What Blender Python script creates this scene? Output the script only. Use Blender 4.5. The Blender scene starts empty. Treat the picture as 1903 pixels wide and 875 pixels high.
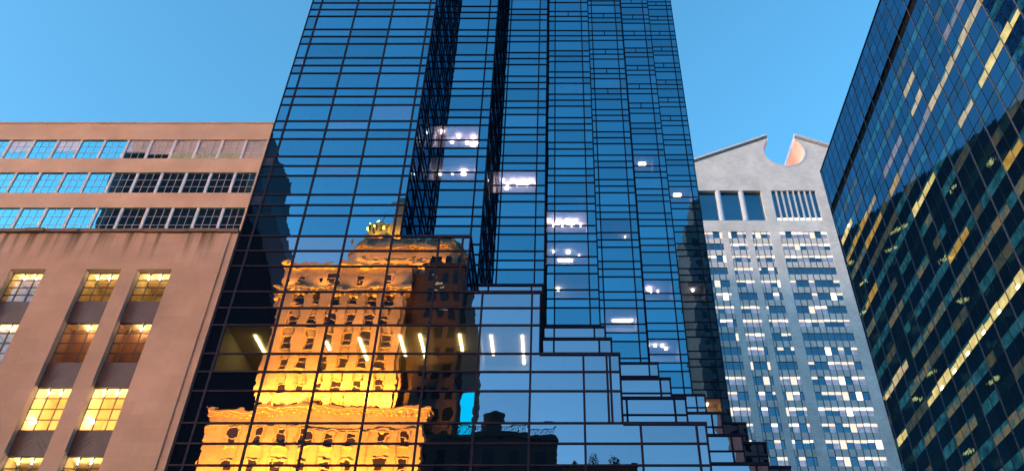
import bpy, math, random
from mathutils import Vector
R = math.radians
random.seed(7)
sc = bpy.context.scene
col = sc.collection

# ------------------------------------------------------------------ camera, sky, sun, exposure
cam = bpy.data.cameras.new("camera")
camo = bpy.data.objects.new("camera", cam)
col.objects.link(camo)
camo.location = (0, 0, 1.6)
camo.rotation_euler = (R(90 + 38.5), 0, 0)
cam.sensor_fit = 'HORIZONTAL'
cam.sensor_width = 36
cam.lens = 1500 / 1903 * 36
cam.shift_x = -83.5 / 1903
cam.clip_start = 0.1
cam.clip_end = 6000
sc.camera = camo

SUN_EL, SUN_ROT = 6.0, 243.0          # low in the west, behind the camera
world = bpy.data.worlds.new("World")
sc.world = world
world.use_nodes = True
wn = world.node_tree
for n in list(wn.nodes):
    wn.nodes.remove(n)
sky = wn.nodes.new("ShaderNodeTexSky")
sky.sky_type = 'NISHITA'
sky.sun_disc = False
sky.sun_elevation = R(SUN_EL)
sky.sun_rotation = R(SUN_ROT)
sky.altitude = 0
sky.air_density = 1.0
sky.dust_density = 1.6
sky.ozone_density = 3.5
hs = wn.nodes.new("ShaderNodeHueSaturation")
hs.inputs['Saturation'].default_value = 1.06
hs.inputs['Hue'].default_value = 0.482
hs.inputs['Value'].default_value = 1.18
bg = wn.nodes.new("ShaderNodeBackground")
bg.inputs['Strength'].default_value = 0.15
wo = wn.nodes.new("ShaderNodeOutputWorld")
wn.links.new(sky.outputs[0], hs.inputs['Color'])
wn.links.new(hs.outputs[0], bg.inputs['Color'])
wn.links.new(bg.outputs[0], wo.inputs['Surface'])

sun = bpy.data.lights.new("sun", 'SUN')
sun.energy = 0.3
sun.angle = R(12)
sun.color = (1.0, 0.60, 0.36)
suno = bpy.data.objects.new("sun", sun)
col.objects.link(suno)
d = Vector((math.sin(R(SUN_ROT)) * math.cos(R(SUN_EL)), math.cos(R(SUN_ROT)) * math.cos(R(SUN_EL)), math.sin(R(SUN_EL))))
suno.rotation_euler = d.to_track_quat('Z', 'Y').to_euler()

sc.view_settings.view_transform = 'Standard'
sc.view_settings.look = 'None'
sc.view_settings.exposure = 2.1
sc.view_settings.gamma = 1.0
sc.view_settings.use_curve_mapping = False

# ------------------------------------------------------------------ materials
EV = 1 / 4.3          # lamp strengths below are written for exposure 0
def new_mat(name):
    m = bpy.data.materials.new(name)
    m.use_nodes = True
    nt = m.node_tree
    for n in list(nt.nodes):
        nt.nodes.remove(n)
    out = nt.nodes.new("ShaderNodeOutputMaterial")
    return m, nt, out

def N(nt, t, **kw):
    n = nt.nodes.new(t)
    for k, v in kw.items():
        if hasattr(n, k) and not k[0].isupper():
            setattr(n, k, v)
        else:
            n.inputs[k].default_value = v
    return n

def c4(c):
    return (c[0], c[1], c[2], 1)

def plain(name, color, rough=0.7, metal=0.0, var=0.0, scale=1.0, spec=0.5):
    m, nt, out = new_mat(name)
    p = N(nt, "ShaderNodeBsdfPrincipled", Roughness=rough, Metallic=metal)
    p.inputs['Specular IOR Level'].default_value = spec
    p.inputs['Base Color'].default_value = c4(color)
    if var:
        tc = N(nt, "ShaderNodeTexCoord")
        nz = N(nt, "ShaderNodeTexNoise", Scale=scale, Detail=6.0, Roughness=0.6)
        nt.links.new(tc.outputs['Object'], nz.inputs['Vector'])
        mx = N(nt, "ShaderNodeMix", data_type='RGBA')
        mx.inputs[6].default_value = c4([x * (1 - var) for x in color])
        mx.inputs[7].default_value = c4([min(1, x * (1 + var)) for x in color])
        nt.links.new(nz.outputs['Fac'], mx.inputs[0])
        nt.links.new(mx.outputs[2], p.inputs['Base Color'])
    nt.links.new(p.outputs[0], out.inputs[0])
    return m

def emit(name, color, strength):
    m, nt, out = new_mat(name)
    e = N(nt, "ShaderNodeEmission", Strength=strength * EV)
    e.inputs['Color'].default_value = c4(color)
    nt.links.new(e.outputs[0], out.inputs[0])
    return m

def stone(name, color, bw, bh, mortar=0.012, var=0.12, dark=0.75, axis='XZ', streak=0.0, streak_z=0.0, streak_len=3.0, noise_scale=0.25, bump=0.0):
    """ashlar: brick courses plus mottling, plus (optionally) rain streaks under a ledge"""
    m, nt, out = new_mat(name)
    L = nt.links.new
    p = N(nt, "ShaderNodeBsdfPrincipled", Roughness=0.85)
    p.inputs['Specular IOR Level'].default_value = 0.2
    tc = N(nt, "ShaderNodeTexCoord")
    sep = N(nt, "ShaderNodeSeparateXYZ")
    L(tc.outputs['Object'], sep.inputs[0])
    add = N(nt, "ShaderNodeMath", operation='ADD')
    L(sep.outputs['X'], add.inputs[0]); L(sep.outputs['Y'], add.inputs[1])
    cmb = N(nt, "ShaderNodeCombineXYZ")
    L(add.outputs[0], cmb.inputs['X']); L(sep.outputs['Z'], cmb.inputs['Y'])
    br = N(nt, "ShaderNodeTexBrick")
    br.inputs['Scale'].default_value = 1.0
    br.inputs['Brick Width'].default_value = bw
    br.inputs['Row Height'].default_value = bh
    br.inputs['Mortar Size'].default_value = mortar
    br.inputs['Mortar Smooth'].default_value = 0.3
    br.inputs['Color1'].default_value = c4([x * (1 - var) for x in color])
    br.inputs['Color2'].default_value = c4([x * (1 + var) for x in color])
    br.inputs['Mortar'].default_value = c4([x * dark for x in color])
    L(cmb.outputs[0], br.inputs['Vector'])
    nz = N(nt, "ShaderNodeTexNoise", Scale=noise_scale, Detail=8.0, Roughness=0.65)
    L(tc.outputs['Object'], nz.inputs['Vector'])
    rmp = N(nt, "ShaderNodeMapRange")
    rmp.inputs['From Min'].default_value = 0.3; rmp.inputs['From Max'].default_value = 0.7
    rmp.inputs['To Min'].default_value = 0.8; rmp.inputs['To Max'].default_value = 1.15
    L(nz.outputs['Fac'], rmp.inputs['Value'])
    mul = N(nt, "ShaderNodeVectorMath", operation='SCALE')
    L(br.outputs['Color'], mul.inputs[0]); L(rmp.outputs[0], mul.inputs['Scale'])
    last = mul.outputs[0]
    if streak:
        mp = N(nt, "ShaderNodeMapping")
        mp.inputs['Scale'].default_value = (1.9, 1.9, 0.07)
        L(tc.outputs['Object'], mp.inputs['Vector'])
        n2 = N(nt, "ShaderNodeTexNoise", Scale=1.0, Detail=4.0, Roughness=0.55)
        L(mp.outputs[0], n2.inputs['Vector'])
        r1 = N(nt, "ShaderNodeMapRange")
        r1.inputs['From Min'].default_value = 0.46; r1.inputs['From Max'].default_value = 0.62
        L(n2.outputs['Fac'], r1.inputs['Value'])
        r2 = N(nt, "ShaderNodeMapRange")
        r2.inputs['From Min'].default_value = streak_z - streak_len; r2.inputs['From Max'].default_value = streak_z
        L(sep.outputs['Z'], r2.inputs['Value'])
        pw = N(nt, "ShaderNodeMath", operation='POWER'); pw.inputs[1].default_value = 1.1
        L(r2.outputs[0], pw.inputs[0])
        mm = N(nt, "ShaderNodeMath", operation='MULTIPLY'); L(r1.outputs[0], mm.inputs[0]); L(pw.outputs[0], mm.inputs[1])
        m3 = N(nt, "ShaderNodeMath", operation='MULTIPLY'); L(mm.outputs[0], m3.inputs[0]); m3.inputs[1].default_value = streak
        mx = N(nt, "ShaderNodeMix", data_type='RGBA')
        L(m3.outputs[0], mx.inputs[0]); L(last, mx.inputs[6])
        mx.inputs[7].default_value = c4([x * 0.16 for x in color])
        last = mx.outputs[2]
    L(last, p.inputs['Base Color'])
    if bump:
        bp = N(nt, "ShaderNodeBump", Strength=bump, Distance=0.02)
        L(br.outputs['Fac'], bp.inputs['Height'])
        bp.invert = True
        L(bp.outputs[0], p.inputs['Normal'])
    L(p.outputs[0], out.inputs[0])
    return m

def glass(name, fac=0.6, tint=(0.55, 0.62, 0.72), base=(0.006, 0.009, 0.018), clear=None, wave=0.0012, scale=0.55, rough=0.0, glow=None, glow_strength=1.0, fine=0.0, glow2=None):
    """reflective facade glass; every pane (mesh island) warps the reflection its own way"""
    m, nt, out = new_mat(name)
    L = nt.links.new
    tc = N(nt, "ShaderNodeTexCoord")
    geo = N(nt, "ShaderNodeNewGeometry")
    sc_ = N(nt, "ShaderNodeMath", operation='MULTIPLY'); sc_.inputs[1].default_value = 83.0
    L(geo.outputs['Random Per Island'], sc_.inputs[0])
    va = N(nt, "ShaderNodeVectorMath", operation='ADD')
    L(tc.outputs['Object'], va.inputs[0]); L(sc_.outputs[0], va.inputs[1])
    nz = N(nt, "ShaderNodeTexNoise", Scale=scale, Detail=1.0, Roughness=0.4)
    L(va.outputs[0], nz.inputs['Vector'])
    bp = N(nt, "ShaderNodeBump", Strength=1.0, Distance=wave)
    L(nz.outputs['Fac'], bp.inputs['Height'])
    nrm = bp.outputs[0]
    if fine:
        n2 = N(nt, "ShaderNodeTexNoise", Scale=scale * 4, Detail=1.0)
        L(va.outputs[0], n2.inputs['Vector'])
        b2 = N(nt, "ShaderNodeBump", Strength=1.0, Distance=fine)
        L(n2.outputs['Fac'], b2.inputs['Height']); L(nrm, b2.inputs['Normal'])
        nrm = b2.outputs[0]
    g = N(nt, "ShaderNodeBsdfGlossy", Roughness=rough)
    vr = N(nt, "ShaderNodeMapRange")
    vr.inputs['To Min'].default_value = 0.86; vr.inputs['To Max'].default_value = 1.12
    L(geo.outputs['Random Per Island'], vr.inputs['Value'])
    vs = N(nt, "ShaderNodeVectorMath", operation='SCALE')
    vs.inputs[0].default_value = tint
    L(vr.outputs[0], vs.inputs['Scale'])
    L(vs.outputs[0], g.inputs['Color'])
    L(nrm, g.inputs['Normal'])
    if clear:
        b = N(nt, "ShaderNodeBsdfTransparent")
        b.inputs['Color'].default_value = c4(clear)
    elif glow:
        b = N(nt, "ShaderNodeEmission", Strength=glow_strength * EV)
        n3 = N(nt, "ShaderNodeTexNoise", Scale=0.9, Detail=3.0)
        L(va.outputs[0], n3.inputs['Vector'])
        mx = N(nt, "ShaderNodeMix", data_type='RGBA')
        r1 = N(nt, "ShaderNodeMapRange")
        r1.inputs['From Min'].default_value = 0.35; r1.inputs['From Max'].default_value = 0.65
        L(n3.outputs['Fac'], r1.inputs['Value'])
        L(r1.outputs[0], mx.inputs[0])
        mx.inputs[6].default_value = c4(glow2 or [x * 0.6 for x in glow]); mx.inputs[7].default_value = c4(glow)
        L(mx.outputs[2], b.inputs['Color'])
    else:
        b = N(nt, "ShaderNodeBsdfDiffuse")
        b.inputs['Color'].default_value = c4(base)
    mix = N(nt, "ShaderNodeMixShader")
    fr = N(nt, "ShaderNodeLayerWeight", Blend=0.35)
    mr = N(nt, "ShaderNodeMapRange")
    mr.inputs['To Min'].default_value = fac; mr.inputs['To Max'].default_value = min(1.0, fac + 0.35)
    L(fr.outputs['Fresnel'], mr.inputs['Value'])
    L(mr.outputs[0], mix.inputs[0])
    L(b.outputs[0], mix.inputs[1]); L(g.outputs[0], mix.inputs[2])
    L(mix.outputs[0], out.inputs[0])
    return m

M = {}
M['tower_glass'] = glass('mirrored tower glass', fac=0.72, tint=(0.16, 0.43, 0.58), wave=0.0075, scale=0.5, fine=0.0008)
M['tower_blind'] = glass('mirrored tower glass with blind', fac=0.72, tint=(0.16, 0.43, 0.58), base=(0.10, 0.10, 0.15), wave=0.010, scale=0.5)
M['podium_glass_pale'] = glass('mirrored podium glass paled for room light', fac=0.74, tint=(0.45, 0.47, 0.56), wave=0.0075, scale=0.5, fine=0.001)  # paler tint stands in for lilac room light on the lower floors
M['podium_clear'] = glass('clear podium glass', fac=0.52, tint=(0.58, 0.58, 0.66), clear=(0.6, 0.6, 0.62), wave=0.0075, scale=0.5)  # tint paled to go with the other lower panes
M['tower_clear'] = glass('clear tower glass', fac=0.5, tint=(0.24, 0.5, 0.70), clear=(0.6, 0.6, 0.64), wave=0.010, scale=0.5)
M['tower_side'] = glass('side tower glass', fac=0.62, tint=(0.20, 0.38, 0.52), wave=0.03, scale=0.8, fine=0.003)
M['mullion'] = plain('dark bronze mullion', (0.007, 0.009, 0.030), 0.6, spec=0.15)
M['roof'] = plain('dark roofing', (0.03, 0.03, 0.035), 0.9, var=0.3)
M['room'] = plain('interior paint', (0.36, 0.33, 0.36), 0.9)
M['room_dim'] = plain('interior brown paint', (0.55, 0.46, 0.22), 0.9)
M['lamp_warm'] = emit('warm lamp', (1.0, 0.74, 0.42), 22)
M['lamp_white'] = emit('white lamp', (1.0, 0.88, 0.72), 40)
M['lamp_pink'] = emit('pinkish lamp', (1.0, 0.80, 0.74), 60)
M['tube'] = emit('strip lamp', (1.0, 0.82, 0.42), 14)
M['lime'] = stone('pink limestone', (0.325, 0.262, 0.24), 1.5, 0.78, mortar=0.008, var=0.05, dark=0.9, streak=0.95, streak_z=33.8 - 0.0, streak_len=2.6)
M['lime_up'] = stone('pink limestone bands', (0.40, 0.33, 0.295), 2.2, 1.6, mortar=0.008, var=0.04, dark=0.9)
M['ledge'] = plain('weathered ledge', (0.13, 0.10, 0.09), 0.9, var=0.5, scale=1.2)
M['pilaster'] = plain('white stone pilaster', (0.42, 0.50, 0.66), 0.8, var=0.08)
M['store_glass'] = glass('store window glass', fac=0.74, tint=(0.22, 0.74, 0.86), base=(0.03, 0.045, 0.085), wave=0.004, scale=0.6)
M['store_clear'] = glass('store clear glass', fac=0.18, tint=(0.6, 0.7, 0.8), clear=(0.85, 0.85, 0.85), wave=0.004)
M['blind'] = glass('window with pale blind', fac=0.25, tint=(0.7, 0.8, 0.9), base=(0.42, 0.43, 0.52), wave=0.004)
M['blind_lit'] = glass('office glass lit behind blind', fac=0.25, tint=(0.7, 0.8, 0.9), glow=(0.75, 0.58, 0.38), glow_strength=0.7, wave=0.004)
M['muntin'] = plain('thin light muntin', (0.40, 0.46, 0.54), 0.6)
M['muntin_dark'] = plain('bronze window frame', (0.06, 0.06, 0.075), 0.6)
M['spandrel'] = plain('dark veined spandrel', (0.050, 0.050, 0.078), 0.6, var=0.6, scale=1.3)
M['granite'] = stone('pale grey granite', (0.60, 0.595, 0.615), 1.6, 0.75, mortar=0.03, var=0.06, dark=0.72, noise_scale=0.15)
M['granite_trim'] = plain('granite trim', (0.50, 0.55, 0.66), 0.8, var=0.08)
M['granite_line'] = plain('dark joint and cornice line', (0.05, 0.06, 0.08), 0.9)  # thin dark lines on the spandrels and under the raking cornice
M['fin'] = plain('dark window fin', (0.10, 0.12, 0.16), 0.6)
M['att_glass'] = glass('granite tower glass', fac=0.5, tint=(0.20, 0.36, 0.46), base=(0.004, 0.02, 0.05), wave=0.002)
M['att_lit'] = emit('lit office ceiling', (1.0, 0.88, 0.74), 1.1)
M['att_lit2'] = emit('bright office ceiling', (1.0, 0.86, 0.70), 2.2)
M['att_half'] = glass('office glass with lit room glow', fac=0.12, tint=(0.4, 0.5, 0.6), glow=(0.36, 0.40, 0.56), glow2=(0.17, 0.24, 0.42), wave=0.002)  # emission stands in for the lit room below the ceiling strip
M['r_spandrel'] = glass('dark spandrel glass', fac=0.42, tint=(0.20, 0.42, 0.62), base=(0.003, 0.006, 0.01), wave=0.006, scale=0.6, fine=0.0015)
M['r_vision'] = glass('vision glass', fac=0.30, tint=(0.35, 0.55, 0.72), base=(0.006, 0.03, 0.04), wave=0.006, scale=0.6)
M['r_teal'] = glass('teal vision glass with painted glow', fac=0.32, tint=(0.3, 0.5, 0.65), glow=(0.03, 0.19, 0.25), glow2=(0.008, 0.05, 0.07), glow_strength=0.8, wave=0.006)  # mottled emission stands in for the room behind unlit panes
M['r_tan'] = glass('tan office glass', fac=0.22, tint=(0.35, 0.5, 0.6), glow=(0.26, 0.18, 0.075), glow2=(0.045, 0.13, 0.14), glow_strength=0.9, wave=0.006)
M['r_dim'] = glass('dim office glass with painted glow', fac=0.25, tint=(0.35, 0.5, 0.6), glow=(0.11, 0.09, 0.05), glow2=(0.02, 0.06, 0.065), glow_strength=0.9, wave=0.006)  # soft glow painted into panes that have no light on
M['r_pink'] = glass('blind office glass', fac=0.25, tint=(0.5, 0.6, 0.7), glow=(0.42, 0.33, 0.33), glow_strength=0.8, wave=0.006)
M['r_cream'] = glass('cream lit glass', fac=0.15, tint=(0.5, 0.6, 0.7), glow=(0.85, 0.66, 0.36), glow_strength=0.95, wave=0.006)
M['r_gold'] = glass('gold lit glass', fac=0.15, tint=(0.5, 0.6, 0.7), glow=(0.70, 0.42, 0.09), glow_strength=0.9, wave=0.006)
M['r_bright'] = glass('bright lit glass', fac=0.1, tint=(0.5, 0.6, 0.7), glow=(1.0, 0.80, 0.30), glow_strength=1.1, wave=0.006)
M['r_screen'] = glass('roof screen glass', fac=0.45, tint=(0.20, 0.42, 0.62), base=(0.003, 0.008, 0.014), wave=0.004, scale=0.6)
M['r_line_dark'] = plain('dark thin mullion', (0.012, 0.02, 0.028), 0.5)
M['r_line'] = plain('grey aluminium mullion', (0.16, 0.16, 0.19), 0.45, metal=0.3)
M['louver'] = plain('black louvre', (0.006, 0.007, 0.01), 0.9)
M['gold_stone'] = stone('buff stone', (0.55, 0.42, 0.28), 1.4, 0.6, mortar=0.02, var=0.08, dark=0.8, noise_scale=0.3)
M['gold_trim'] = plain('buff carved stone', (0.52, 0.40, 0.26), 0.85, var=0.45, scale=2.2)
M['gold_win'] = plain('old window pane', (0.03, 0.022, 0.03), 0.3)
M['gold_shaded'] = stone('buff stone darkened as shade', (0.13, 0.09, 0.07), 1.4, 0.6, mortar=0.02, var=0.1)  # shade of the wing outside the floodlights, put into the stone colour
M['slab'] = plain('dark brown slab', (0.05, 0.036, 0.036), 0.8, var=0.3, scale=0.2)
M['curve_glass'] = plain('dark curtain wall', (0.006, 0.006, 0.012), 0.7, spec=0.1)
M['curve_stone'] = plain('travertine edge', (0.09, 0.062, 0.075), 0.9, var=0.2)
M['brick'] = stone('dark brown brick', (0.27, 0.18, 0.19), 0.9, 0.45, var=0.15, noise_scale=0.2)
M['brick_low'] = stone('red brown brick', (0.14, 0.06, 0.035), 0.6, 0.3, var=0.15)
M['low_dark'] = plain('dark green render', (0.018, 0.03, 0.032), 0.8, var=0.4, scale=0.4)
M['rail'] = plain('iron railing', (0.02, 0.025, 0.03), 0.5)
M['cyan'] = emit('cyan lit panel', (0.0, 0.62, 0.95), 2.2)
M['lamp_gold'] = emit('golden lantern lamp', (1.0, 0.36, 0.035), 30)
M['lamp_dim'] = emit('dim lit window', (1.0, 0.8, 0.5), 0.7)
M['ibm_lit'] = emit('lit office strip', (1.0, 0.58, 0.16), 3.4)
M['ibm_dim'] = emit('dim office window', (0.06, 0.11, 0.11), 1.0)
M['leaf'] = plain('leaf', (0.03, 0.05, 0.02), 0.7, var=0.4, scale=3)
M['bark'] = plain('bark', (0.05, 0.035, 0.025), 0.9)
M['black_glass'] = plain('polished dark green granite', (0.006, 0.014, 0.016), 0.25, var=0.3)
M['black_win'] = plain('dark ribbon window', (0.004, 0.008, 0.012), 0.15)
M['asphalt'] = plain('asphalt', (0.05, 0.05, 0.052), 0.9, var=0.25, scale=0.5)
M['paving'] = plain('concrete paving', (0.28, 0.27, 0.26), 0.9, var=0.15, scale=0.6)
M['paint'] = plain('road paint', (0.75, 0.74, 0.7), 0.7)
M['city'] = plain('ground', (0.08, 0.08, 0.08), 0.95, var=0.2, scale=0.05)
M['warmroom'] = plain('warm interior', (0.8, 0.62, 0.34), 0.9)
M['drape'] = plain('olive drape', (0.30, 0.23, 0.10), 0.9, var=0.6, scale=2.5)
M['browncurtain'] = plain('brown curtain', (0.30, 0.16, 0.10), 0.9, var=0.3, scale=1.5)

# ------------------------------------------------------------------ helpers
def world_loc(o):
    v = Vector((0, 0, 0))
    while o:
        v = v + o.location
        o = o.parent
    return v

class MB:
    def __init__(s):
        s.v, s.f, s.m, s.mats = [], [], [], []
    def mi(s, mat):
        if mat not in s.mats:
            s.mats.append(mat)
        return s.mats.index(mat)
    def face(s, pts, mat):
        b = len(s.v)
        s.v += [tuple(p) for p in pts]
        s.f.append(tuple(range(b, b + len(pts))))
        s.m.append(s.mi(mat))
    def box(s, x0, x1, y0, y1, z0, z1, mat, skip=''):
        b = len(s.v)
        s.v += [(x0, y0, z0), (x1, y0, z0), (x1, y1, z0), (x0, y1, z0), (x0, y0, z1), (x1, y0, z1), (x1, y1, z1), (x0, y1, z1)]
        k = s.mi(mat)
        for nm, q in (('b', (0, 3, 2, 1)), ('t', (4, 5, 6, 7)), ('f', (0, 1, 5, 4)), ('k', (2, 3, 7, 6)), ('l', (3, 0, 4, 7)), ('r', (1, 2, 6, 5))):
            if nm in skip:
                continue
            s.f.append(tuple(b + i for i in q)); s.m.append(k)
    def prism(s, pts, y0, y1, mat, sidemat=None):
        """polygon in XZ (counter-clockwise seen from -Y) extruded along Y"""
        b = len(s.v); n = len(pts)
        s.v += [(x, y0, z) for x, z in pts] + [(x, y1, z) for x, z in pts]
        k = s.mi(mat); k2 = s.mi(sidemat or mat)
        s.f.append(tuple(b + i for i in range(n))); s.m.append(k)
        s.f.append(tuple(b + n + i for i in reversed(range(n)))); s.m.append(k)
        for i in range(n):
            j = (i + 1) % n
            s.f.append((b + j, b + i, b + n + i, b + n + j)); s.m.append(k2)
    def vprism(s, pts, z0, z1, mat, topmat=None):
        """polygon in XY (counter-clockwise from above) extruded along Z"""
        b = len(s.v); n = len(pts)
        s.v += [(x, y, z0) for x, y in pts] + [(x, y, z1) for x, y in pts]
        k = s.mi(mat); k2 = s.mi(topmat or mat)
        s.f.append(tuple(b + i for i in reversed(range(n)))); s.m.append(k2)
        s.f.append(tuple(b + n + i for i in range(n))); s.m.append(k2)
        for i in range(n):
            j = (i + 1) % n
            s.f.append((b + i, b + j, b + n + j, b + n + i)); s.m.append(k)
    def cyl(s, cx, cy, z0, z1, r0, r1, mat, n=20):
        pts0 = [(cx + r0 * math.cos(2 * math.pi * i / n), cy + r0 * math.sin(2 * math.pi * i / n)) for i in range(n)]
        pts1 = [(cx + r1 * math.cos(2 * math.pi * i / n), cy + r1 * math.sin(2 * math.pi * i / n)) for i in range(n)]
        b = len(s.v)
        s.v += [(x, y, z0) for x, y in pts0] + [(x, y, z1) for x, y in pts1]
        k = s.mi(mat)
        s.f.append(tuple(b + i for i in reversed(range(n)))); s.m.append(k)
        s.f.append(tuple(b + n + i for i in range(n))); s.m.append(k)
        for i in range(n):
            j = (i + 1) % n
            s.f.append((b + i, b + j, b + n + j, b + n + i)); s.m.append(k)
    def build(s, name, parent=None, label=None, local=False):
        me = bpy.data.meshes.new(name)
        off = Vector((0, 0, 0)) if (local or parent is None) else world_loc(parent)
        me.from_pydata([(x - off.x, y - off.y, z - off.z) for x, y, z in s.v], [], s.f)
        for mt in s.mats:
            me.materials.append(mt)
        me.polygons.foreach_set('material_index', s.m)
        me.update()
        o = bpy.data.objects.new(name, me)
        col.objects.link(o)
        if parent:
            o.parent = parent
        if label:
            o['label'] = label
        return o

def thing(name, label, cat, loc, rz=0.0, group=None):
    o = bpy.data.objects.new(name, None)
    o.empty_display_size = 1.0
    col.objects.link(o)
    o.location = loc
    o.rotation_euler = (0, 0, rz)
    o['label'] = label
    o['category'] = cat
    if group:
        o['group'] = group
    return o

def structure(o):
    o['kind'] = 'structure'
    return o

def pane(mb, x0, x1, y, z0, z1, mat, tilt=0.0014):
    a, b = random.gauss(0, tilt), random.gauss(0, tilt)
    w = random.gauss(0, tilt * 0.25)
    cx, cz = (x0 + x1) / 2, (z0 + z1) / 2
    f = lambda x, z: (x, y + a * (x - cx) + b * (z - cz) + w * (x - cx) * (z - cz), z)
    mb.face([f(x0, z0), f(x1, z0), f(x1, z1), f(x0, z1)], mat)

def pane_x(mb, x, y0, y1, z0, z1, mat, tilt=0.0014, sgn=1):
    """pane in a wall that faces +X (sgn 1) or -X (sgn -1)"""
    a, b = random.gauss(0, tilt), random.gauss(0, tilt)
    cy, cz = (y0 + y1) / 2, (z0 + z1) / 2
    f = lambda y, z: (x + a * (y - cy) + b * (z - cz), y, z)
    q = [f(y0, z0), f(y1, z0), f(y1, z1), f(y0, z1)]
    mb.face(q if sgn > 0 else q[::-1], mat)

# ------------------------------------------------------------------ ground, road, pavements
g = MB(); g.face([(-2500, -2500, -0.15), (2500, -2500, -0.15), (2500, 2500, -0.15), (-2500, 2500, -0.15)], M['city'])
structure(g.build('ground'))
g = MB(); g.face([(-400, 5, -0.14), (400, 5, -0.14), (400, 34, -0.14), (-400, 34, -0.14)], M['asphalt'])
g.face([(22, 34, -0.14), (45, 34, -0.14), (45, 400, -0.14), (22, 400, -0.14)], M['asphalt'])
structure(g.build('road'))
g = MB()
for y in (12.2, 19.5, 26.8):
    for i in range(-14, 15):
        g.face([(i * 9 - 1.5, y - 0.07, -0.136), (i * 9 + 1.5, y - 0.07, -0.136), (i * 9 + 1.5, y + 0.07, -0.136), (i * 9 - 1.5, y + 0.07, -0.136)], M['paint'])
structure(g.build('road_marking'))
g = MB()
g.box(-400, 400, -4, 5, -0.15, 0.0, M['paving'], 'b')
g.box(-400, 22, 34, 39.8, -0.15, 0.0, M['paving'], 'b')
g.box(45, 400, 34, 39.8, -0.15, 0.0, M['paving'], 'b')
structure(g.build('pavement'))

# ------------------------------------------------------------------ the blue glass tower with the stepped corner
XK = [-9.9, -5.45, -0.97, 3.53, 7.95, 12.4, 16.85]        # right edge of each step
YK = [40 + 5.35 * k for k in range(7)]                     # depth of each step
XL = -20.1
LV = [33.36, 29.10, 24.86, 20.62, 16.38]                   # terrace levels
TOP = 170.0
YB = 99.3
tower = thing('glass_tower', 'tall blue mirrored glass tower with stepped corner in the middle of the street front', 'building', (-1.6, 70, 0))

def zlines(z0, z1):
    """horizontal mullion heights between z0 and z1"""
    out = []
    k = 0
    if z0 < 33.3:
        for b in range(0, 8):
            for dz in (0, -1.18, -2.37):
                out.append(33.36 - 4.24 * b + dz)
    for f in range(1, 45):
        for dz in (0, -0.9, -1.8):
            out.append(33.36 + 3.487 * f + dz)
    return sorted(z for z in out if z0 - 0.01 < z < z1 + 0.01)

def curtain(x0, x1, y, z0, z1, xs, rooms=(), name='curtain_wall', mat='tower_glass', label=None, w=0.118, posts=None):
    """glazing facing -Y with its mullion grid"""
    zs = [z0] + [z for z in zlines(z0, z1) if z0 + 0.2 < z < z1 - 0.2] + [z1]
    cols = [x0] + [x for x in xs if x0 + 0.2 < x < x1 - 0.2] + [x1]
    mb = MB()
    for i in range(len(cols) - 1):
        for j in range(len(zs) - 1):
            xc, zc = (cols[i] + cols[i + 1]) / 2, (zs[j] + zs[j + 1]) / 2
            lit = any(a < xc < b and c < zc < e for a, b, c, e in rooms)
            gm = 'podium_glass_pale' if z1 < 33.5 else ('tower_blind' if random.random() < 0.05 else 'tower_glass')
            pane(mb, cols[i], cols[i + 1], y, zs[j], zs[j + 1], M['podium_clear' if z1 < 33.5 else 'tower_clear'] if lit else M[gm])
    gl = mb.build(name, tower, label)
    mg = MB()
    h = w / 2
    for x in cols:
        xa, xb = max(x0, x - h), min(x1, x + h)
        mg.box(xa, xb, y - 0.07, y + 0.05, z0, z1, M['mullion'])
    for z in zs:
        za, zb = max(z0, z - h * 0.85), min(z1, z + h * 0.85)
        mg.box(x0, x1, y - 0.058, y + 0.04, za, zb, M['mullion'])
    if posts is not None:
        for f in range(1, 45):
            zt = 33.36 + 3.487 * f
            if posts < zt < z1 - 1:
                xm = x0 + 2.24
                mg.box(xm - 0.05, xm + 0.05, y - 0.05, y + 0.03, zt - 0.9, zt, M['mullion'])
    mg.build('mullion_grid', gl)
    return gl

def side_wall(x, y0, y1, z0, z1, name='return_wall', sgn=1, step=2.67, mat='tower_side'):
    n = max(1, round((y1 - y0) / step))
    ys = [y0 + (y1 - y0) * i / n for i in range(n + 1)]
    zs = [z0] + [z for z in zlines(z0, z1) if z0 + 0.2 < z < z1 - 0.2] + [z1]
    mb = MB()
    for i in range(n):
        for j in range(len(zs) - 1):
            pane_x(mb, x, ys[i], ys[i + 1], zs[j], zs[j + 1], M[mat], 0.002, sgn)
    gl = mb.build(name, tower)
    mg = MB()
    a, b = (x - 0.05, x + 0.06) if sgn > 0 else (x - 0.06, x + 0.05)
    for y in ys:
        mg.box(a, b, max(y0 + 0.06, y - 0.065), min(y1 - 0.06, y + 0.065), z0, z1, M['mullion'])
    for z in zs:
        mg.box(a + 0.006, b - 0.006, y0 + 0.06, y1 - 0.06, max(z0, z - 0.055), min(z1, z + 0.055), M['mullion'])
    mg.build('mullion_grid', gl)

# lit rooms: (step k, x0, x1, z floor, z ceiling, depth, [(x, dy, kind)], wall material)
def zf(f, d=0.0):
    return 33.36 + 3.487 * f + d

ROOMS = []
def room(k, x0, x1, z0, z1, lamps, depth=3.2, wall='room'):
    ROOMS.append((k, x0, x1, z0, z1, lamps, depth, wall))

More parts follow.
